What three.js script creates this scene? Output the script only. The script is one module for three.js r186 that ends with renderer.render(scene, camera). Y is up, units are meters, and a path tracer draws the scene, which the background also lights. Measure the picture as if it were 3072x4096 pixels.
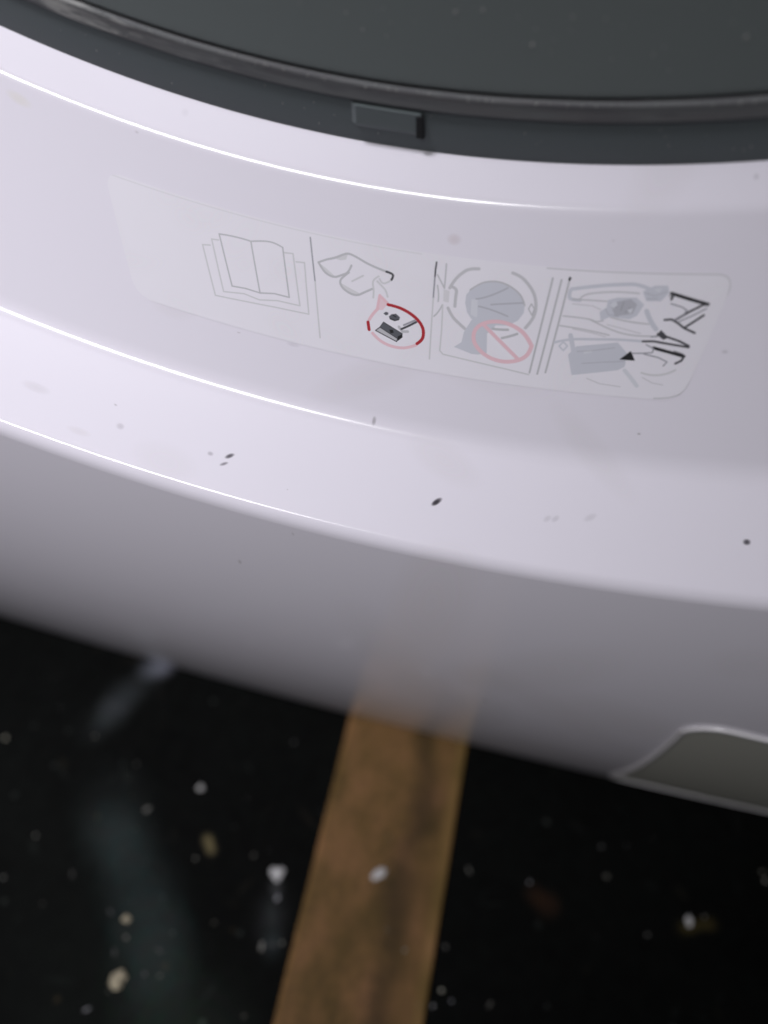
import * as THREE from 'three';
import { mergeGeometries } from 'three/addons/utils/BufferGeometryUtils.js';
import { RoundedBoxGeometry } from 'three/addons/geometries/RoundedBoxGeometry.js';
import { ImprovedNoise } from 'three/addons/math/ImprovedNoise.js';
import { RectAreaLightUniformsLib } from 'three/addons/lights/RectAreaLightUniformsLib.js';

// ---------------------------------------------------------------- camera, light, exposure
const scene = new THREE.Scene();
const camera = new THREE.PerspectiveCamera(66.79, 0.75, 0.01, 20);
{
  const pitch = 0.94757, roll = 0.035772, yaw = -0.22382;
  const fwd = new THREE.Vector3(Math.sin(yaw) * Math.cos(pitch), -Math.sin(pitch), -Math.cos(yaw) * Math.cos(pitch));
  const r0 = new THREE.Vector3(Math.cos(yaw), 0, Math.sin(yaw)), u0 = new THREE.Vector3().crossVectors(r0, fwd);
  const c = Math.cos(roll), s = Math.sin(roll);
  const right = r0.clone().multiplyScalar(c).addScaledVector(u0, s), up = u0.clone().multiplyScalar(c).addScaledVector(r0, -s);
  camera.position.set(0, 0.3, 0.108117);
  camera.quaternion.setFromRotationMatrix(new THREE.Matrix4().makeBasis(right, up, fwd.clone().negate()));
  camera.focus = 0.146; camera.userData.fStop = 6.2;
  camera.updateMatrixWorld(true);
}
RectAreaLightUniformsLib.init();
function areaLight(name, color, intensity, w, h, from, to) {
  const l = new THREE.RectAreaLight(color, intensity, w, h);
  l.name = name; l.position.set(...from); l.lookAt(...to); scene.add(l);
  return l;
}
areaLight('ceiling_tube', 0xffffff, 66, 0.47, 0.11, [-0.645, 1.95, 1.62], [-0.05, 0.2, 0]);    // the tube whose line shows in the moulded edges
areaLight('soft_room_light', 0xfbf7ff, 0.7, 0.6, 0.6, [-0.45, 1.0, 0.27], [-0.03, 0.2, 0.02]); // broad light from above and the left
const addedSpot = new THREE.SpotLight(0xfbf8ff, 10.8, 0, 9.7 * Math.PI / 180, 1, 2);                 // added spot, its soft cone brightens the left and dims the right
addedSpot.name = 'added_left_spot'; addedSpot.position.set(-0.6, 1.7, 0.6); addedSpot.target.position.set(-0.2, 0.2, 0); addedSpot.castShadow = true; addedSpot.shadow.radius = 8;
scene.add(addedSpot, addedSpot.target);
scene.background = new THREE.Color(0.03, 0.03, 0.033);                                      // the dim rest of the room

// ---------------------------------------------------------------- the moulded front panel: a dish round the door
const CX = -0.0285, CY = 0.4776, D2R = Math.PI / 180;
const DOOR_R = 0.2489, DOOR_Z = -0.0164;
const HALF_W = 0.343, TOP = 0.98, BASE = 0.006;
const RINGS = [[-0.0003, -0.0119, 0.24163, -0.01102], [0.009, -0.0039, 0.28456, 0.01047], [0.0095, 0.0008, 0.3018, 0.0289]];
const smooth = (a, b, x) => { x = Math.min(1, Math.max(0, (x - a) / (b - a))); return x * x * (3 - 2 * x); };
function ringR(k, a) {                                   // distance of ring k from the door's axis at angle a (0 is straight down)
  const [dx, dy, R] = RINGS[k], b = dx * Math.sin(a) - dy * Math.cos(a);
  const own = b + Math.sqrt(R * R - dx * dx - dy * dy + b * b);
  const round = [0.2535, 0.2885, 0.3005][k], w = smooth(52 * D2R, 80 * D2R, Math.abs(a));
  return own * (1 - w) + round * w;
}
const bowZ = (x) => -0.1394 * (x + 0.035) ** 2;          // the front bows forward in the middle
function edgeR(a) {                                      // distance to the edge of the cabinet front
  const s = Math.sin(a), c = -Math.cos(a);
  return Math.min(s > 1e-6 ? (HALF_W - CX) / s : s < -1e-6 ? (HALF_W + CX) / -s : 9, c > 1e-6 ? (TOP - CY) / c : c < -1e-6 ? (CY - BASE) / -c : 9);
}
const FILLET = [0.0085, 0.011, 0.004];
const STAGE = [0, 0.06, 0.4, 0.58, 1];
const N_BAND = 12, N_FIL = 12, N_LOW = 40;
function profile(a) {                                    // [[r, z, v]...] from the lip under the door out to the bottom edge
  const r1 = ringR(0, a), r2 = ringR(1, a), r3 = ringR(2, a), rb = edgeR(a), z = RINGS.map((q) => q[3]);
  const P = [[r1 - 0.0105, z[0] - 0.0105], [r1, z[0]], [r2, z[1]], [r3, z[2]]];
  const zb = bowZ(CX + rb * Math.sin(a)), L = rb - r3;
  const low = (t) => {                                   // Hermite, turning from upright to tucked under
    const h = [2 * t ** 3 - 3 * t ** 2 + 1, t ** 3 - 2 * t ** 2 + t, -2 * t ** 3 + 3 * t ** 2, t ** 3 - t ** 2];
    return [r3 + L * t, h[0] * z[2] + h[2] * zb + h[1] * 0.07 * L - h[3] * 0.33 * L];
  };
  P.push(low(1 / N_LOW * 2));
  const out = [[P[0][0] - 0.002, P[0][1] - 0.02, -0.05]], put = (p, v) => out.push([p[0], p[1], v]);
  const along = (p, q, d) => { const l = Math.hypot(q[0] - p[0], q[1] - p[1]); return [p[0] + (q[0] - p[0]) * d / l, p[1] + (q[1] - p[1]) * d / l]; };
  let from = P[0], vFrom = 0;
  for (let k = 1; k <= 3; k++) {
    const A = P[k - 1], B = P[k], C = P[k + 1], u = Math.atan2(B[1] - A[1], B[0] - A[0]), w = Math.atan2(C[1] - B[1], C[0] - B[0]);
    const cut = FILLET[k - 1] * Math.abs(Math.tan((w - u) / 2)), s = along(B, A, cut), e = along(B, C, cut);
    const vs = STAGE[k] - (STAGE[k] - STAGE[k - 1]) * cut / Math.hypot(B[0] - A[0], B[1] - A[1]);
    const ve = k < 3 ? STAGE[k] + (STAGE[k + 1] - STAGE[k]) * cut / Math.hypot(C[0] - B[0], C[1] - B[1]) : STAGE[3] + (STAGE[4] - STAGE[3]) * (e[0] - r3) / L;
    for (let i = 0; i < N_BAND; i++) { const t = i / N_BAND; put([from[0] + (s[0] - from[0]) * t, from[1] + (s[1] - from[1]) * t], vFrom + (vs - vFrom) * t); }
    for (let i = 0; i < N_FIL; i++) { const t = i / N_FIL; put([s[0] * (1 - t) ** 2 + 2 * B[0] * t * (1 - t) + e[0] * t * t, s[1] * (1 - t) ** 2 + 2 * B[1] * t * (1 - t) + e[1] * t * t], vs + (ve - vs) * t); }
    from = e; vFrom = ve;
  }
  const t0 = (from[0] - r3) / L;
  for (let i = 0; i <= N_LOW; i++) { const t = t0 + (1 - t0) * i / N_LOW; put(low(t), STAGE[3] + (STAGE[4] - STAGE[3]) * t); }
  put([rb - 0.0015, zb - 0.004], 1.01); put([rb - 0.003, zb - 0.03], 1.02);
  return out;
}
const at3 = (a, r, z) => new THREE.Vector3(CX + r * Math.sin(a), CY - r * Math.cos(a), z);
const UV0 = -46 * D2R, UV1 = 44 * D2R;
function panelPoint(a, v, lift = 0) {                    // a point of the panel, lifted off along its normal
  const p = profile(a); let i = 1;
  while (i < p.length - 1 && p[i][2] < v) i++;
  const [A, B] = [p[i - 1], p[i]], t = (v - A[2]) / (B[2] - A[2]);
  const dr = B[0] - A[0], dz = B[1] - A[1], l = Math.hypot(dr, dz);
  return at3(a, A[0] + dr * t - dz / l * lift, A[1] + dz * t + dr / l * lift);
}
function panelGeometry() {
  const angles = [];
  for (let d = -180; d < -50; d += 2) angles.push(d);
  for (let d = -50; d < 50; d += 0.5) angles.push(d);
  for (let d = 50; d <= 180; d += 2) angles.push(d);
  const pos = [], uv = [], idx = [];
  let n = 0;
  for (const d of angles) { const pr = profile(d * D2R); n = pr.length; for (const [r, z, v] of pr) { const p = at3(d * D2R, r, z); pos.push(p.x, p.y, p.z); uv.push((d * D2R - UV0) / (UV1 - UV0), 1 - v); } }
  for (let i = 0; i + 1 < angles.length; i++) for (let j = 0; j + 1 < n; j++) { const a = i * n + j, b = a + n; idx.push(a, a + 1, b, b, a + 1, b + 1); }
  const g = new THREE.BufferGeometry();
  g.setAttribute('position', new THREE.Float32BufferAttribute(pos, 3)); g.setAttribute('uv', new THREE.Float32BufferAttribute(uv, 2)); g.setIndex(idx);
  g.computeVertexNormals();
  return g;
}

// ---------------------------------------------------------------- materials and their textures
let seed = 7;
const rnd = () => { seed = (seed + 0x6d2b79f5) | 0; let t = Math.imul(seed ^ (seed >>> 15), 1 | seed); t = (t + Math.imul(t ^ (t >>> 7), 61 | t)) ^ t; return ((t ^ (t >>> 14)) >>> 0) / 4294967296; };
const noise = new ImprovedNoise();
const fbm = (x, y, z = 0, o = 4) => { let s = 0, a = 0.5; for (let i = 0; i < o; i++) { s += a * noise.noise(x, y, z + i * 7.3); x *= 2.03; y *= 2.03; a *= 0.5; } return s; };
function canvas(w, h, fill) { const c = document.createElement('canvas'); c.width = w; c.height = h; const g = c.getContext('2d'); if (fill) { g.fillStyle = fill; g.fillRect(0, 0, w, h); } return [c, g]; }
function tex(c) { const t = new THREE.CanvasTexture(c); t.colorSpace = THREE.SRGBColorSpace; t.anisotropy = 8; return t; }
function smudge(g, x, y, rx, ry, turn, rgb, a) {
  g.save(); g.translate(x, y); g.rotate(turn); g.scale(rx, ry);
  const q = g.createRadialGradient(0, 0, 0, 0, 0, 1);
  q.addColorStop(0, `rgba(${rgb},${a})`); q.addColorStop(0.55, `rgba(${rgb},${a * 0.7})`); q.addColorStop(1, `rgba(${rgb},0)`);
  g.fillStyle = q; g.fillRect(-1, -1, 2, 2); g.restore();
}
const WHITE = '231,228,237';
function panelMap() {                                    // white lacquer with its specks of dirt; u runs round the door, v from the door outwards
  const W = 2048, H = 1024, [c, g] = canvas(W, H, `rgb(${WHITE})`);
  const at = (deg, v) => [(deg + 46) / 90 * W, v * H];
  for (let i = 0; i < 90; i++) smudge(g, rnd() * W, rnd() * H, 20 + rnd() * 90, 10 + rnd() * 30, rnd() * 3, '214,210,214', 0.16 + rnd() * 0.12);
  const mark = (deg, v, rx, ry, turn, a, rgb = '52,48,54') => { const [x, y] = at(deg, v); smudge(g, x, y, rx, ry, turn, rgb, a); };
  mark(-4.34, 0.5066, 2.6, 7, 0.5, 0.85); mark(-4.47, 0.5209, 2, 6, 0.6, 0.55); mark(-5.07, 0.5115, 3, 4, 0, 0.25);
  mark(3.63, 0.5, 3, 9, 0.4, 0.95); mark(3.6, 0.5015, 2.4, 6, 0.4, 0.85);
  mark(14.19, 0.4956, 3, 5, 0, 0.9);
  mark(2.83, 0.1118, 7, 9, 0, 0.16, '150,120,116'); mark(-2.83, 0.3075, 7, 4, 0, 0.08); mark(-8.58, 0.0412, 4, 3, 0, 0.05);
  mark(13.26, 0.0411, 2, 2, 0, 0.2); mark(-8.62, 0.513, 4, 6, 0, 0.26, '130,124,130'); mark(-12.05, 0.4997, 14, 9, 0, 0.12, '140,134,132'); mark(-10.03, 0.5416, 12, 7, 0, 0.1, '160,150,140');
  mark(12.9, 0.235, 3, 3, 0, 0.15); mark(7.63, 0.4963, 3, 7, 0.3, 0.1); mark(7.91, 0.4946, 3, 7, 0.3, 0.11); mark(9.09, 0.4854, 4, 9, 0.5, 0.09); mark(-15, 0.085, 14, 9, 0.4, 0.16, '205,200,150');
  mark(0.73, 0.3974, 2, 9, 0, 0.55, '130,126,130');
  for (let i = 0; i < 46; i++) { const k = 0.7 + rnd() * 1.0; smudge(g, rnd() * W, rnd() * H * 0.95, k, k * 1.5, rnd() * 3, '110,104,104', 0.2 + rnd() * 0.25); }
  return tex(c);
}
function panelSheen() {                                  // where the lacquer is wiped, dusty or fingered
  const W = 1024, H = 512, [c, g] = canvas(W, H, 'rgb(0,84,0)');
  for (let i = 0; i < 160; i++) smudge(g, rnd() * W, rnd() * H, 10 + rnd() * 60, 4 + rnd() * 16, rnd() * 3, rnd() < 0.6 ? '0,104,0' : '0,66,0', 0.3 + rnd() * 0.3);
  for (let i = 0; i < 500; i++) { const k = 0.6 + rnd() * 1.4; smudge(g, rnd() * W, rnd() * H, k, k, 0, '0,140,0', 0.4); }
  return new THREE.CanvasTexture(c);
}
const INK = { gray: '192,192,196', mid: '158,158,166', dim: '210,210,213', dark: '78,78,82', black: '46,46,48', pink: '232,196,204', red: '176,52,60', blue: '205,207,216', blue2: '215,217,224', cell: '96,98,104' };
function stickerArt() {                                  // the printed care pictures, partly paled by reflections painted into the inks; 2048 x 400
  const W = 2048, H = 400, [c, g] = canvas(W, H, 'rgb(235,233,240)');
  for (let i = 0; i < 60; i++) smudge(g, rnd() * W, rnd() * H, 30 + rnd() * 120, 20 + rnd() * 50, rnd() * 3, '231,229,234', 0.2);
  g.lineCap = g.lineJoin = 'round';
  const path = (s) => { for (const q of s.split('|')) { const v = q.split(' ').map(Number); g.beginPath(); g.moveTo(v[0], v[1]); for (let i = 2; i < v.length; i += 2) g.lineTo(v[i], v[i + 1]); yield_(v); } };
  let yield_ = () => {};
  const stroke = (ink, w, s, a = 1) => { g.strokeStyle = `rgba(${INK[ink]},${a})`; g.lineWidth = w; yield_ = () => g.stroke(); path(s); };
  const fill = (ink, s, a = 1) => { g.fillStyle = `rgba(${INK[ink]},${a})`; yield_ = () => { g.closePath(); g.fill(); }; path(s); };
  const curve = (ink, w, s, a = 1) => {                  // the same through smooth corners
    g.strokeStyle = `rgba(${INK[ink]},${a})`; g.lineWidth = w;
    for (const q of s.split('|')) { const v = q.split(' ').map(Number), n = v.length; g.beginPath(); g.moveTo(v[0], v[1]); for (let i = 2; i < n - 2; i += 2) g.quadraticCurveTo(v[i], v[i + 1], i + 4 >= n ? v[n - 2] : (v[i] + v[i + 2]) / 2, i + 4 >= n ? v[n - 1] : (v[i + 1] + v[i + 3]) / 2); g.stroke(); }
  };
  // an open book on a stack of sheets
  stroke('dim', 5, '379 143 447 307 549 298 651 290 762 285 723 111 695 115|379 143 404 137|406 115 472 285 540 272 593 279 652 265 729 263 681 90 651 94|406 115 429 111');
  stroke('gray', 5, '428 90 497 257 542 252 592 254 639 243 690 243 644 78|536 85 592 254'); curve('gray', 5, '428 90 487 81 536 85|536 85 568 74 614 67 644 78');
  stroke('mid', 5, '730 23 767 167', 0.9); stroke('dim', 5, '767 167 810 359');
  // trousers with a pocket, and what is left in it
  fill('dim', '818 74 840 59 862 46 858 70 840 76', 0.8); fill('dim', '769 99 785 120 805 134 830 138 826 131 795 112', 0.8); fill('dim', '847 150 860 169 888 182 912 183 916 173 875 160', 0.8);
  curve('gray', 7, '769 99 793 83 818 74 840 59 862 46 898 57 939 73 995 84|873 111 853 132 847 150 860 169 888 182 912 183 931 168 957 150|769 99 785 120 805 134 830 138 852 124 873 111 878 86');
  curve('dim', 6, '881 107 903 94|888 138 904 125 921 112|972 104 958 115 955 132 963 152 964 179|969 121 989 136 1004 149 1010 167|976 112 986 129 1008 116 1017 106');
  curve('dark', 7, '995 84 1014 86 1020 95 1015 107');
  fill('pink', '982 217 984 167 1015 188 1000 215', 0.7); curve('pink', 10, '984 214 969 234 961 257|978 302 998 320 1031 333 1065 336 1097 330 1123 314'); stroke('pink', 9, '982 217 984 167 1015 190');
  curve('red', 10, '1015 193 1039 194 1065 199 1095 211 1120 228 1137 250 1142 271 1140 294 1125 309'); stroke('red', 10, '958 266 965 292');
  fill('cell', '1023 233 1030 224 1045 219 1059 229 1057 239 1043 245 1027 242|1004 226 1011 219 1019 220 1020 227 1012 231'); stroke('black', 3, '1030 240 1045 243 1056 237|1036 226 1046 230');
  fill('cell', '1008 256 1074 284 1061 304 999 276'); fill('gray', '986 290 999 276 1061 304 1059 315'); stroke('dark', 3, '1008 256 1074 284 1061 304 1059 315 986 290 999 276 1008 256|1061 304 999 276'); fill('black', '1030 278 1042 276 1046 286 1036 290|1060 296 1074 286 1076 296 1062 312');
  stroke('gray', 9, '1060 262 1073 276 1090 273'); stroke('mid', 6, '1075 253 1108 230'); stroke('dark', 7, '1069 268 1090 253 1113 235');
  // a washing machine with laundry hanging out of its drum, forbidden
  stroke('dark', 5, '1152 26 1152 53 1153 75'); stroke('mid', 5, '1153 75 1155 111 1157 145'); stroke('dim', 5, '1157 145 1163 238 1171 354');
  curve('gray', 5, '1184 27 1187 65 1188 106|1160 66 1176 88 1188 106|1165 101 1174 128 1174 153|1167 205 1181 189 1189 162', 0.9);
  stroke('dim', 5, '1190 162 1197 246 1200 319 1212 330 1274 335 1341 341 1420 349 1485 357');
  fill('dim', '1186 110 1206 113 1208 152 1190 150', 0.7);
  curve('gray', 10, '1205 103 1215 77 1236 50 1260 31 1289 29|1396 30 1420 36 1446 57 1468 84 1479 112 1482 145 1474 176 1457 202|1208 170 1222 193 1240 210 1270 231|1215 99 1229 103 1227 128 1229 161', 0.85);
  fill('blue', '1260 145 1260 117 1276 93 1297 75 1328 64 1359 62 1388 70 1416 85 1437 106 1446 129 1446 154 1431 181 1402 201 1361 206 1319 201 1286 195 1270 175'); curve('gray', 5, '1270 100 1297 75 1328 64 1359 62 1388 70 1416 85 1437 106 1446 129');
  fill('blue2', '1278 130 1298 128 1304 190 1282 180'); fill('blue', '1287 198 1325 167 1374 180 1360 215 1341 237 1348 302 1322 312 1301 313 1243 298 1265 278 1268 243');
  curve('mid', 5, '1293 127 1329 119 1387 79|1342 139 1393 129 1439 122|1304 150 1344 153 1398 171', 0.5); curve('gray', 8, '1357 218 1380 219 1404 215|1389 245 1412 237 1434 225'); stroke('gray', 4, '1459 139 1466 122 1477 137 1472 159 1459 139');
  curve('pink', 13, '1483 259 1479 284 1461 306 1432 320 1399 325 1365 320 1334 305 1310 282 1299 258 1301 229 1319 207 1349 194 1383 191 1415 198 1445 212 1468 234 1483 259'); stroke('pink', 12, '1330 211 1391 262 1449 311');
  // dividing bars, and a last picture of two figures at the machine
  stroke('gray', 6, '1521 35 1504 188 1487 350|1548 38 1530 190 1511 351|1572 36 1554 188 1535 343'); stroke('black', 7, '1573 30 1572 36');
  curve('blue', 11, '1582 64 1659 48 1737 40 1778 38 1811 52|1579 68 1574 92 1593 98 1611 97'); curve('blue', 14, '1809 119 1823 152 1842 174|1596 211 1605 242 1614 273'); curve('blue', 8, '1552 239 1590 223 1679 217 1749 212 1805 214');
  curve('gray', 5, '1611 93 1616 79 1669 68 1732 63 1782 66|1589 96 1640 94 1690 95|1706 143 1750 156 1820 159|1567 151 1647 152 1666 164 1687 156|1647 155 1711 185 1783 200 1841 196|1560 183 1640 187 1709 201', 0.8);
  stroke('blue', 5, '1566 250 1577 235 1591 247 1580 263 1566 250'); curve('dim', 6, '1690 346 1751 356|1816 315 1866 331 1910 300'); curve('blue2', 12, '1767 311 1791 337 1807 359');
  fill('blue', '1791 60 1824 41 1861 40 1867 61 1846 88 1805 89'); fill('blue', '1693 91 1720 82 1776 79 1800 100 1783 135 1763 147 1706 143 1680 157 1673 130 1692 114'); fill('blue', '1618 245 1737 222 1768 255 1766 299 1747 312 1614 342 1596 275');
  fill('mid', '1700 100 1760 84 1780 100 1770 130 1720 140', 0.45); stroke('mid', 4, '1708 100 1720 112|1740 95 1735 120|1760 110 1748 128', 0.6);
  fill('black', '1748 277 1778 247 1793 277'); fill('dark', '1844 189 1857 179 1881 198 1866 206');
  stroke('black', 10, '1874 63 1923 78 1978 94'); stroke('black', 10, '1842 233 1891 245 1929 255');
  stroke('dark', 6.5, '1978 94 1965 96 1928 118 1890 145|1881 65 1875 81|1863 144 1883 142 1901 152 1920 167 1951 181|1920 167 1970 127|1857 180 1872 195 1911 208 1939 222|1809 214 1840 212 1888 219 1939 226|1929 255 1924 269 1908 279');
  stroke('mid', 4, '1876 94 1909 104 1922 113 1915 126 1890 145|1901 149 1939 129 1976 106|1831 199 1848 196|1820 224 1842 235 1840 248 1813 252 1782 254|1817 254 1859 263 1884 275 1875 289');
  fill('blue2', '1700 104 1716 92 1724 104 1712 116|1752 118 1770 112 1764 130|1822 52 1846 48 1838 62|1640 258 1668 252 1664 262 1642 268'); stroke('mid', 3, '1800 64 1828 72 1860 58|1806 82 1836 80|1690 120 1700 136 1730 140|1640 300 1700 290 1760 282|1622 262 1660 256 1730 240', 0.4);
  stroke('gray', 3, '1590 110 1650 112 1676 122|1700 168 1740 176 1800 190|1600 190 1660 198 1700 207|1660 348 1700 362 1760 366|1820 330 1850 346 1880 350', 0.7); stroke('dark', 3, '1932 80 1960 88|1868 70 1880 76|1900 240 1926 248|1846 196 1862 190 1872 198', 0.8);
  // the film's own edge
  curve('dim', 4, '30 40 24 10 60 9 600 8 1100 7', 0.45); curve('gray', 4, '1500 5 1960 4 2030 8 2036 60 1960 330 1928 392 1860 396', 0.75);
  return tex(c);
}
function floorMap() {                                    // black paint, scuffed, with chalky smears and a pale wisp; covers 0.6 m
  const N = 1024, [c, g] = canvas(N, N), img = g.createImageData(N, N);
  for (let j = 0; j < N; j++) for (let i = 0; i < N; i++) {
    const n = fbm(i / 90, j / 90), f = fbm(i / 9, j / 9, 5, 2), hz = smooth(-0.15, 0.5, fbm(i / 210, j / 170, 40, 3)) * 17 * smooth(360, 620, j) * (1 - smooth(420, 640, i)), k = 5.6 + n * 5 + f * 5 + hz, q = (j * N + i) * 4;
    img.data[q] = k * 0.86; img.data[q + 1] = k * 1.04; img.data[q + 2] = k * 0.92; img.data[q + 3] = 255;
  }
  g.putImageData(img, 0, 0);
  const X = (x) => (x + 3000) / 6000 * N, Y = (z) => (z + 2000) / 6000 * N;    // tenths of a millimetre
  const trail = (pts, w, rgb, a) => { for (let k = 0; k + 1 < pts.length; k++) for (let t = 0; t < 1; t += 0.1) { const x = pts[k][0] * (1 - t) + pts[k + 1][0] * t, z = pts[k][1] * (1 - t) + pts[k + 1][1] * t, r = w * (0.7 + rnd() * 0.6); smudge(g, X(x + (rnd() - 0.5) * w * 3), Y(z + (rnd() - 0.5) * w * 3), r, r, 0, rgb, a * (0.5 + rnd())); } };
  trail([[-1215, 10], [-1175, -20], [-1150, -40], [-1200, 0]], 11, '100,102,112', 0.08);  // pale wisp close to the machine, its tail follows
  trail([[-1192, 10], [-1275, 189], [-1310, 311]], 14, '90,96,102', 0.06);
  trail([[-1128, 532], [-1061, 632], [-961, 727], [-873, 805], [-812, 900], [-739, 986], [-700, 1100]], 24, '56,64,66', 0.05);
  trail([[-800, 950], [-600, 1100], [-480, 1200], [-700, 1250]], 34, '38,46,42', 0.05);
  trail([[-453, 600], [-440, 650], [-425, 687]], 5, '110,112,116', 0.05); trail([[-430, 700], [-405, 790]], 12, '84,90,92', 0.05); trail([[-400, 800], [-385, 850]], 8, '70,80,82', 0.07);
  trail([[-740, 560], [-700, 600]], 4, '110,100,70', 0.35); trail([[960, 420], [1060, 380]], 5, '70,60,30', 0.3); trail([[440, 450], [520, 470]], 8, '44,28,18', 0.2);
  for (let i = 0; i < 240; i++) { const r = 0.8 + rnd() * 2.2; smudge(g, rnd() * N, rnd() * N, r, r, 0, rnd() < 0.7 ? '120,130,124' : '104,84,56', 0.18 + rnd() * 0.25); }
  for (let i = 0; i < 150; i++) smudge(g, N * (0.15 + 0.65 * rnd()), N * (0.28 + 0.32 * rnd()), 2 + 9 * rnd(), 0.8 + 2.5 * rnd(), rnd() * 3.1, rnd() < 0.6 ? '70,78,74' : '74,64,48', 0.08 + 0.14 * rnd());
  const t = tex(c); t.wrapS = t.wrapT = THREE.MirroredRepeatWrapping; return t;
}
function stripMap() {                                    // brown strip, darker stain down its right half; u across, v along 0.3 m
  const W = 256, H = 1024, [c, g] = canvas(W, H), img = g.createImageData(W, H);
  for (let j = 0; j < H; j++) for (let i = 0; i < W; i++) {
    const u = i / W, n = fbm(i / 60, j / 75, 3), f = fbm(i / 12, j / 12, 9, 3), q = (j * W + i) * 4;
    let k = 1 + n * 0.5 + f * 0.2;
    const mid = 0.68 + 0.3 * fbm(j / 130, 2.2, 1) + 0.06 * f, w = 0.1 + 0.1 * fbm(j / 80, 5.1, 1) + 0.04 * f;
    k *= 1 - 0.38 * Math.exp(-(((u - mid) / w) ** 2)) * (0.75 + 0.5 * fbm(j / 60, 8.8, 2));
    const edge = smooth(0.88, 0.94, u); k = k * (1 - edge) + (1.08 + n * 0.5) * edge; k *= 1 + 0.18 * (1 - smooth(0, 0.06, u));
    img.data[q] = Math.min(255, 94 * k); img.data[q + 1] = Math.min(255, (71 + 3 * edge - n * 6) * k); img.data[q + 2] = Math.min(255, (41 + n * 10) * k); img.data[q + 3] = 255;
  }
  g.putImageData(img, 0, 0);
  return tex(c);
}
function ridgeMap() {                                    // dark rubber with a pale scuff; u as on the panel
  const W = 2048, H = 64, [c, g] = canvas(W, H, 'rgb(102,104,105)');
  for (let i = 0; i < 300; i++) smudge(g, rnd() * W, rnd() * H, 10 + rnd() * 50, 2 + rnd() * 5, 0, rnd() < 0.5 ? '96,92,94' : '70,68,74', 0.3);
  const X = (d) => (d + 46) / 90 * W;
  for (let i = 0; i < 150; i++) { const d = -14 + 4.2 * rnd() * rnd() + 0.4 * rnd(); smudge(g, X(d), H * (0.2 + 0.65 * rnd()), 3 + rnd() * 14, 1.5 + rnd() * 3, 0.1, '176,176,172', 0.16 + 0.3 * rnd()); }
  for (let i = 0; i < 26; i++) smudge(g, X(-9.5 + 3 * rnd()), H * (0.35 + 0.5 * rnd()), 4 + rnd() * 12, 1 + rnd() * 2, 0.1, '150,150,150', 0.12 + 0.2 * rnd());
  return tex(c);
}
const M = {
  lacquer: new THREE.MeshPhysicalMaterial({ map: panelMap(), roughnessMap: panelSheen(), roughness: 1, specularIntensity: 0.14, clearcoat: 0.8, clearcoatRoughness: 0.1 }),
  film: new THREE.MeshPhysicalMaterial({ map: stickerArt(), roughness: 0.24 }),
  cabinet: new THREE.MeshStandardMaterial({ color: new THREE.Color(0.75, 0.74, 0.77), roughness: 0.35 }),
  bezel: new THREE.MeshStandardMaterial({ color: new THREE.Color(0.11, 0.133, 0.138), roughness: 0.55 }),
  ridge: new THREE.MeshStandardMaterial({ map: ridgeMap(), roughness: 0.85 }),
  window: new THREE.MeshPhysicalMaterial({ color: new THREE.Color(0.155, 0.178, 0.176), roughness: 0.4 }),
  tab: new THREE.MeshStandardMaterial({ color: new THREE.Color(0.12, 0.145, 0.148), roughness: 0.5 }),
  slot: new THREE.MeshStandardMaterial({ color: new THREE.Color(0.008, 0.009, 0.01), roughness: 0.8 }),
  cover: new THREE.MeshStandardMaterial({ color: new THREE.Color(0.38, 0.38, 0.34), roughness: 0.4 }),
  coverRim: new THREE.MeshStandardMaterial({ color: new THREE.Color(0.5, 0.49, 0.5), roughness: 0.3 }),
  floor: new THREE.MeshPhysicalMaterial({ map: floorMap(), roughness: 0.7, specularIntensity: 0.1 }),
  strip: new THREE.MeshPhysicalMaterial({ map: stripMap(), roughness: 0.65, specularIntensity: 0.3 }),
  dust: new THREE.MeshStandardMaterial({ color: new THREE.Color(0.34, 0.34, 0.33), roughness: 0.9 }),
  speck: new THREE.MeshStandardMaterial({ vertexColors: true, roughness: 0.8 }),
  cream: new THREE.MeshStandardMaterial({ color: new THREE.Color(0.34, 0.3, 0.21), roughness: 0.9 }),
  pale: new THREE.MeshStandardMaterial({ color: new THREE.Color(0.42, 0.42, 0.42), roughness: 0.9 }),
};
const add = (name, geometry, material, parent) => { const m = new THREE.Mesh(geometry, material); m.name = name; m.castShadow = m.receiveShadow = true; parent.add(m); return m; };

// ---------------------------------------------------------------- floor
{
  const g = new THREE.BoxGeometry(4, 0.04, 4); g.translate(0, -0.02, 0);
  const p = g.attributes.position, uv = g.attributes.uv;
  for (let i = 0; i < p.count; i++) uv.setXY(i, (p.getX(i) + 0.3) / 0.6, 1 - (p.getZ(i) + 0.2) / 0.6);
  const f = add('floor', g, M.floor, scene);
  f.userData = { kind: 'structure', label: 'black scuffed floor scattered with pale crumbs below the white machine', category: 'floor' };
}
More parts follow.
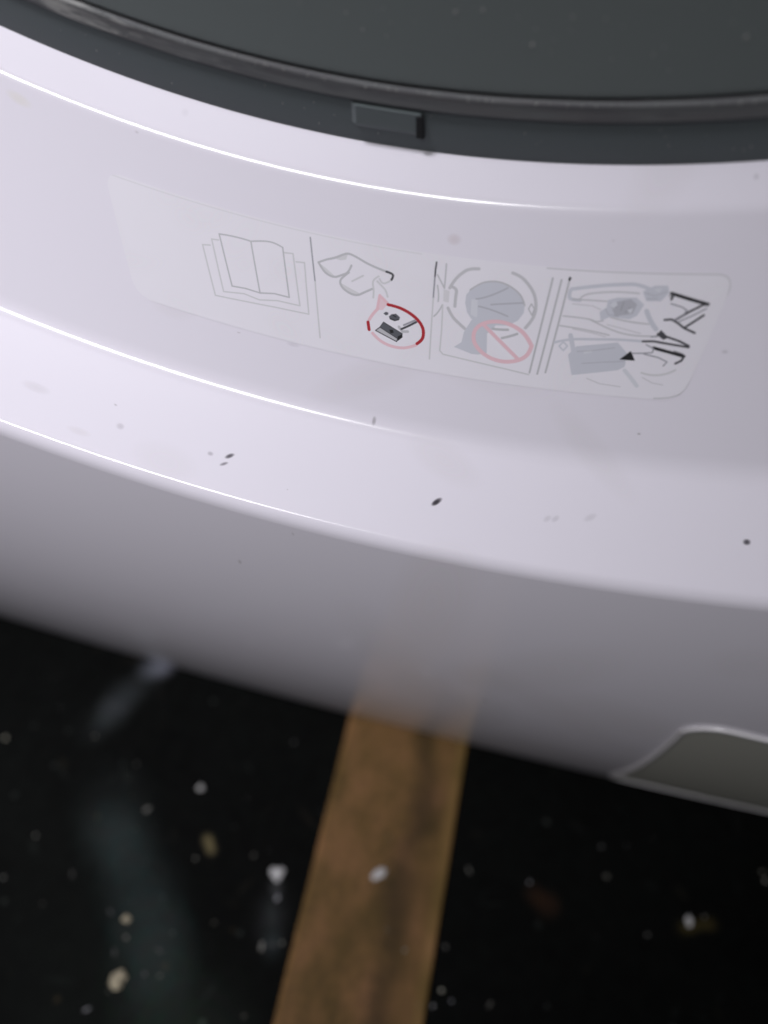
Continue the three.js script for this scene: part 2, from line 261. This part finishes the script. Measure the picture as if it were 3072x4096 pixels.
// ---------------------------------------------------------------- the washing machine
const machine = new THREE.Group();
machine.name = 'washing_machine'; scene.add(machine);
machine.userData = { label: 'white front-loading washing machine with dark grey door and care sticker paled by painted reflections', category: 'washing machine' };
add('front_panel', panelGeometry(), M.lacquer, machine);
{
  const b = new RoundedBoxGeometry(HALF_W * 2 - 0.004, TOP - BASE - 0.012, 0.6, 3, 0.008);
  b.translate(0, (TOP + BASE) / 2 - 0.002, -0.045 - 0.3);
  const foot = new THREE.BoxGeometry(0.6, 0.02, 0.5); foot.translate(0, 0.01, -0.36);
  add('cabinet', b, M.cabinet, machine); add('plinth', foot, M.slot, machine);
}
{                                                        // care sticker: a thin film on the dish, rounded at its corners
  const A0 = -11.5 * D2R, A1 = 13 * D2R, V0 = 0.1345, V1 = 0.304, nx = 120, ny = 36, pos = [], uv = [], idx = [];
  for (let j = 0; j <= ny; j++) for (let i = 0; i <= nx; i++) {
    const t = j / ny, d = Math.min(t, 1 - t) * 400, R = 56, inset = d < R ? (R - Math.sqrt(R * R - (R - d) ** 2)) / 2048 * 1.0 : 0, s = inset + (1 - 2 * inset) * i / nx;
    const q = (0.008 + s * (1 - 0.008)) + t * (0.085 * (1 - s) - 0.055 * s), p = panelPoint(A0 + (A1 - A0) * q, V0 + (V1 - V0) * t, 0.00006);
    pos.push(p.x, p.y, p.z); uv.push(q, 1 - t);
  }
  for (let j = 0; j < ny; j++) for (let i = 0; i < nx; i++) { const a = j * (nx + 1) + i, b = a + nx + 1; idx.push(a, b, a + 1, a + 1, b, b + 1); }
  const g = new THREE.BufferGeometry();
  g.setAttribute('position', new THREE.Float32BufferAttribute(pos, 3)); g.setAttribute('uv', new THREE.Float32BufferAttribute(uv, 2)); g.setIndex(idx); g.computeVertexNormals();
  add('care_sticker', g, M.film, machine).userData = { label: 'pale care sticker with a book, trousers, drum and line drawings paled by painted reflections' };
}
// ---------------------------------------------------------------- door: rings turned about its own axis
function ringGeometry(pts, fine = true) {                // pts: [r, z] from the outside in
  const angles = []; for (let d = -180; d <= 180; d += (fine && Math.abs(d) < 50) ? 0.5 : 2) angles.push(d);
  const len = [0]; for (let i = 1; i < pts.length; i++) len.push(len[i - 1] + Math.hypot(pts[i][0] - pts[i - 1][0], pts[i][1] - pts[i - 1][1]));
  const pos = [], uv = [], idx = [], n = pts.length;
  for (const d of angles) pts.forEach(([r, z], i) => { const p = at3(d * D2R, r, z); pos.push(p.x, p.y, p.z); uv.push((d + 46) / 90, len[i] / len[n - 1]); });
  for (let i = 0; i + 1 < angles.length; i++) for (let j = 0; j + 1 < n; j++) { const a = i * n + j, b = a + n; idx.push(a, b, a + 1, b, b + 1, a + 1); }
  const g = new THREE.BufferGeometry();
  g.setAttribute('position', new THREE.Float32BufferAttribute(pos, 3)); g.setAttribute('uv', new THREE.Float32BufferAttribute(uv, 2)); g.setIndex(idx); g.computeVertexNormals();
  return g;
}
const arc = (cx, cz, r, a0, a1, n) => Array.from({ length: n + 1 }, (_, i) => { const a = (a0 + (a1 - a0) * i / n) * D2R; return [cx + r * Math.cos(a), cz + r * Math.sin(a)]; });
const RIM = 0.0012;
const door = add('door', ringGeometry([[DOOR_R - 0.004, DOOR_Z - 0.03], [DOOR_R - 0.0008, DOOR_Z - 0.004], ...arc(DOOR_R - RIM, DOOR_Z - RIM * 0.5, RIM, -10, 72, 6), [0.2464, -0.0152], [0.2435, -0.0144], [0.2403, -0.0138], [0.238, -0.0136]]), M.bezel, machine);
door.userData = { label: 'dark grey round door seen at its lower edge' };
add('door_ridge', ringGeometry([[0.2405, -0.0142], ...arc(0.2398, -0.0138, 0.0007, -40, 78, 5), [0.2385, -0.013], ...arc(0.2377, -0.0133, 0.0006, 80, 190, 6), [0.2371, -0.0146]]), M.ridge, door);
{
  const q = [[0.2374, -0.0152], [0.2368, -0.0146]];
  q.push(...arc(0.2359, -0.0136, 0.0008, 0, 75, 4));
  for (let i = 0; i <= 30; i++) { const t = i / 30, r = 0.2352 * (1 - t); q.push([r, -0.0127 + 0.016 * Math.sin(t * Math.PI / 2)]); }
  add('door_window', ringGeometry(q), M.window, door);
}
{                                                        // catch on the bezel under the ridge: a tapered block with a dark slot at its right end
  const A = (d) => d * D2R, P = (d, r, z) => at3(A(d), r, z);
  const bezelZ = (r) => -0.0138 - (r - 0.2403) * 0.23;
  const lay = (rows) => {
    const pos = [], idx = [], n = rows[0].length;
    rows.forEach((row) => row.forEach((p) => pos.push(p.x, p.y, p.z)));
    for (let i = 0; i + 1 < rows.length; i++) for (let j = 0; j + 1 < n; j++) { const a = i * n + j, b = a + n; idx.push(a, b, a + 1, b, b + 1, a + 1); }
    const g = new THREE.BufferGeometry(); g.setAttribute('position', new THREE.Float32BufferAttribute(pos, 3)); g.setIndex(idx); const h = g.toNonIndexed(); h.computeVertexNormals(); return h;
  };
  const block = (d0, d1, rIn, rOut, h, bevL, bevR, bevO) => {
    const rows = [];
    for (const [d, k] of [[d0, 0], [d0 + bevL, 1], [d1 - bevR, 1], [d1, 0]]) {
      const row = [];
      for (const [r, m] of [[rOut, 0], [rOut - bevO, 1], [rIn + 0.0004, 1], [rIn, 0]]) row.push(P(d, r, bezelZ(r) + h * k * m - (k * m ? 0 : 0.0003)));
      rows.push(row);
    }
    return lay(rows);
  };
  add('door_catch', block(-1.85, 1.12, 0.2408, 0.2458, 0.0007, 0.36, 0.05, 0.0012), M.tab, door);
  add('catch_slot', block(0.86, 1.2, 0.2411, 0.2457, 0.00085, 0.04, 0.05, 0.0003), M.slot, door);
}
{                                                        // dust and lint on the dark plastic
  const parts = [];
  const fleck = (d, r, z, s, l) => { const g = new THREE.OctahedronGeometry(1, 0); g.scale(s, s * l, s * 0.5); g.rotateZ((rnd() - 0.5) * 1.2); const p = at3(d * D2R, r, z); g.translate(p.x, p.y, p.z); parts.push(g); };
  for (let i = 0; i < 60; i++) fleck(-14 + 28 * rnd(), 0.2372 + 0.0006 * rnd(), -0.0127, 0.00007 + 0.00010 * rnd(), 1 + rnd());
  for (let i = 0; i < 26; i++) fleck(-14 + 28 * rnd(), 0.238 + 0.0018 * rnd(), -0.0131, 0.00006 + 0.0001 * rnd(), 1 + 2 * rnd());
  for (let i = 0; i < 40; i++) { const r = 0.2242 + 0.011 * rnd() * rnd(), t = 1 - r / 0.2352; fleck(-13 + 27 * rnd(), r, -0.0127 + 0.016 * Math.sin(t * Math.PI / 2) + 0.0001, 0.00008 + 0.00018 * rnd() ** 2, 1 + rnd()); }
  for (let i = 0; i < 26; i++) { const r = 0.241 + 0.0055 * rnd(); fleck(-14 + 28 * rnd(), r, -0.0136 - (r - 0.2403) * 0.23, 0.00005 + 0.00008 * rnd(), 1 + 2 * rnd()); }
  add('dust', mergeGeometries(parts), M.dust, door).userData = { kind: 'stuff' };
}
// ---------------------------------------------------------------- filter cover, low on the right
function panelXY(x, y, lift) {
  const a = Math.atan2(x - CX, CY - y), r = Math.hypot(x - CX, y - CY), p = profile(a);
  let i = p.length - 3; while (i > 1 && p[i - 1][0] > r) i--;
  const t = (r - p[i - 1][0]) / (p[i][0] - p[i - 1][0]);
  return new THREE.Vector3(x, y, p[i - 1][1] + (p[i][1] - p[i - 1][1]) * t + lift);
}
{
  const X0 = 0.0552, X1 = 0.19, Y0 = 0.024, Y1 = 0.1315, R = 0.008, out = [];
  for (const [cx, cy, a0] of [[X1 - R, Y1 - R, 0], [X0 + R, Y1 - R, 90], [X0 + 0.0065 + R * 0.5, Y0 + R * 0.5, 180], [X1 - R, Y0 + R, 270]]) for (let i = 0; i <= 8; i++) { const a = (a0 + 90 * i / 8) * D2R, q = a0 === 180 ? R * 0.5 : R; out.push([cx + q * Math.cos(a), cy + q * Math.sin(a)]); }
  const loop = []; out.forEach((p, i) => { const q = out[(i + 1) % out.length], n = Math.max(1, Math.ceil(Math.hypot(q[0] - p[0], q[1] - p[1]) / 0.004)); for (let k = 0; k < n; k++) loop.push([p[0] + (q[0] - p[0]) * k / n, p[1] + (q[1] - p[1]) * k / n]); });
  const curve = new THREE.CatmullRomCurve3(loop.map(([x, y]) => panelXY(x, y, 0.0002)), true, 'catmullrom', 0.1);
  const mx = (X0 + X1) / 2, my = (Y0 + Y1) / 2, pos = [], idx = [], n = loop.length, K = 14;
  for (let k = 0; k <= K; k++) for (const [x, y] of loop) { const s = k / K, p = panelXY(mx + (x - mx) * s, my + (y - my) * s, 0.0005); pos.push(p.x, p.y, p.z); }
  for (let k = 0; k < K; k++) for (let i = 0; i < n; i++) { const a = k * n + i, b = k * n + (i + 1) % n, c = a + n, d = b + n; idx.push(a, c, b, b, c, d); }
  const g = new THREE.BufferGeometry(); g.setAttribute('position', new THREE.Float32BufferAttribute(pos, 3)); g.setIndex(idx); g.computeVertexNormals();
  const cover = add('filter_cover', g, M.cover, machine);
  cover.userData = { label: 'dark grey filter cover with a pale rim at the bottom right' };
  add('cover_rim', new THREE.TubeGeometry(curve, 300, 0.0009, 8, true), M.coverRim, cover);
}
// ---------------------------------------------------------------- brown strip on the floor
{
  const zs = [-0.34, -0.0013, 0.092, 0.5], g = new THREE.BufferGeometry(), pos = [], uv = [], idx = [];
  const L = (z) => -0.0357 + (z + 0.0009) * 0.041, Rr = (z) => 0.0117 + (z + 0.0017) * 0.0386, H = 0.0022;
  const N = 120;
  for (let i = 0; i <= N; i++) {
    const z = zs[0] + (zs[3] - zs[0]) * i / N, l = L(z) + 0.0004 * fbm(z * 60, 1.5), r = Rr(z) + 0.0004 * fbm(z * 60, 9.5);
    for (const [x, y, u] of [[l, 0, 0], [l, H - 0.0004, 0.01], [l + 0.0005, H, 0.02], [r - 0.0005, H, 0.98], [r, H - 0.0004, 0.99], [r, 0, 1]]) { pos.push(x, y, z); uv.push(u, -z / 0.3); }
  }
  for (let i = 0; i < N; i++) for (let j = 0; j < 5; j++) { const a = i * 6 + j, b = a + 6; idx.push(a, b, a + 1, a + 1, b, b + 1); }
  g.setAttribute('position', new THREE.Float32BufferAttribute(pos, 3)); g.setAttribute('uv', new THREE.Float32BufferAttribute(uv, 2)); g.setIndex(idx);
  const h = g.toNonIndexed(); h.computeVertexNormals();
  M.strip.map.wrapT = THREE.MirroredRepeatWrapping;
  add('floor_strip', h, M.strip, scene).userData = { label: 'stained brown strip running across the black floor and under the machine', category: 'floor strip' };
}
// ---------------------------------------------------------------- crumbs
function crumb(size, flat, stretch, k) {
  const g = new THREE.IcosahedronGeometry(size, 2), p = g.attributes.position;
  for (let i = 0; i < p.count; i++) { const x = p.getX(i) / size, y = p.getY(i) / size, z = p.getZ(i) / size, s = 1 + 0.8 * noise.noise(x * 1.6 + k * 3.1, y * 1.6, z * 1.6 + k) + 0.3 * noise.noise(x * 4.1 + k, y * 4.1, z * 4.1); p.setXYZ(i, p.getX(i) * s * stretch, p.getY(i) * s * flat, p.getZ(i) * s); }
  g.computeVertexNormals(); return g;
}
function debris(name, label, category, mat, x, z, size, flat, stretch, turn, y = 0) {
  const m = add(name, crumb(size, flat, stretch, x * 900), mat, scene); m.rotation.y = turn; m.position.set(x, y + size * flat * 0.6, z);
  m.userData = { label, category };
}
debris('crumb', 'largest round cream crumb on the black floor at lower left', 'crumb', M.cream, -0.0848, 0.1052, 0.0023, 0.5, 1.05, 0.4);
debris('paper_scrap', 'white torn scrap on the black floor left of the brown strip', 'paper scrap', M.pale, -0.0450, 0.0612, 0.0019, 0.45, 1.2, 0.3);
{ const s = scene.children[scene.children.length - 1], bits = [[0, 0, 1], [0.0014, -0.0009, 0.6], [-0.0012, -0.0008, 0.55], [0.0002, 0.0017, 0.45]].map(([x, z, k], i) => { const g = crumb(0.0013 * k + 0.0003, 0.5, 1.1, i * 5 + 2); g.translate(x, -0.0004, z); return g; }); s.geometry = mergeGeometries(bits); }
debris('flake', 'thin white flake lying on the middle of the brown strip', 'flake', M.pale, -0.0098, 0.0523, 0.0013, 0.3, 2.1, 0.7, 0.0022);
debris('crumb_001', 'small beige crumb above and left of the round cream crumb', 'crumb', M.cream, -0.0901, 0.0880, 0.0011, 0.5, 1.2, 0.2);
debris('flake_001', 'pale upright flake on the black floor right of the brown strip', 'flake', M.pale, 0.0982, 0.0393, 0.001, 0.4, 1.5, 1.9);
debris('crumb_002', 'grey crumb on black floor near the machine, left of the strip', 'crumb', M.dust, -0.0825, 0.0403, 0.001, 0.5, 1.1, 0.9);
{                                                        // the many smaller specks, [x, z, size] in tenths of a millimetre
  const spots = '-540 147 27,-986 528 30,-999 600 22,-1096 381 20,-747 639 20,-549 575 28,-808 784 27,-907 825 20,-963 873 22,-878 931 24,-753 938 26,-896 982 22,-772 1014 24,-721 1006 24,-732 879 20,-607 813 18,-412 1042 28,-1200 909 22,-1147 796 20,-1375 868 22,-425 842 30,-391 826 34,-362 814 28,-423 687 26,-864 1090 22,-911 1152 19,-1628 418 30,-1336 713 18,-1299 322 20,691 322 32,843 473 27,426 412 24,177 684 26,46 732 28,-25 688 22,191 811 28,229 833 22,172 861 20,353 810 24,1034 366 18,664 226 16,1235 163 26,1245 192 24,209 427 18'.split(',').map((s) => s.split(' ').map(Number));
  for (let i = 0; i < 60; i++) spots.push([-1700 + 3200 * rnd(), 20 + 1200 * rnd(), 3 + 6 * rnd() * rnd()]);
  const parts = spots.map(([x, z, s], i) => { const r = s * 0.2e-4, on = x * 1e-4 > -0.036 + z * 4e-6 && x * 1e-4 < 0.0117 + z * 4e-6; const g = crumb(r, 0.5, 0.7 + 2.2 * rnd() ** 3, i); g.rotateY(rnd() * 6); { const t = 0.04 + 0.3 * rnd() ** 2, w = 0.75 + 0.35 * rnd(), col = new Float32Array(g.attributes.position.count * 3); for (let q = 0; q < col.length; q += 3) { col[q] = t; col[q + 1] = t * (0.9 + 0.1 * w); col[q + 2] = t * w; } g.setAttribute('color', new THREE.BufferAttribute(col, 3)); } g.translate(x * 1e-4, r * 0.4 + (on ? 0.0022 : 0), z * 1e-4); return g; });
  const m = add('floor_specks', mergeGeometries(parts), M.speck, scene);
  m.userData = { kind: 'stuff', label: 'scatter of tiny pale specks over the black floor and strip', category: 'specks' };
}
// ---------------------------------------------------------------- render
const renderer = new THREE.WebGLRenderer({ antialias: true });
renderer.toneMapping = THREE.LinearToneMapping; renderer.toneMappingExposure = 1;
renderer.shadowMap.enabled = true;
renderer.render(scene, camera);
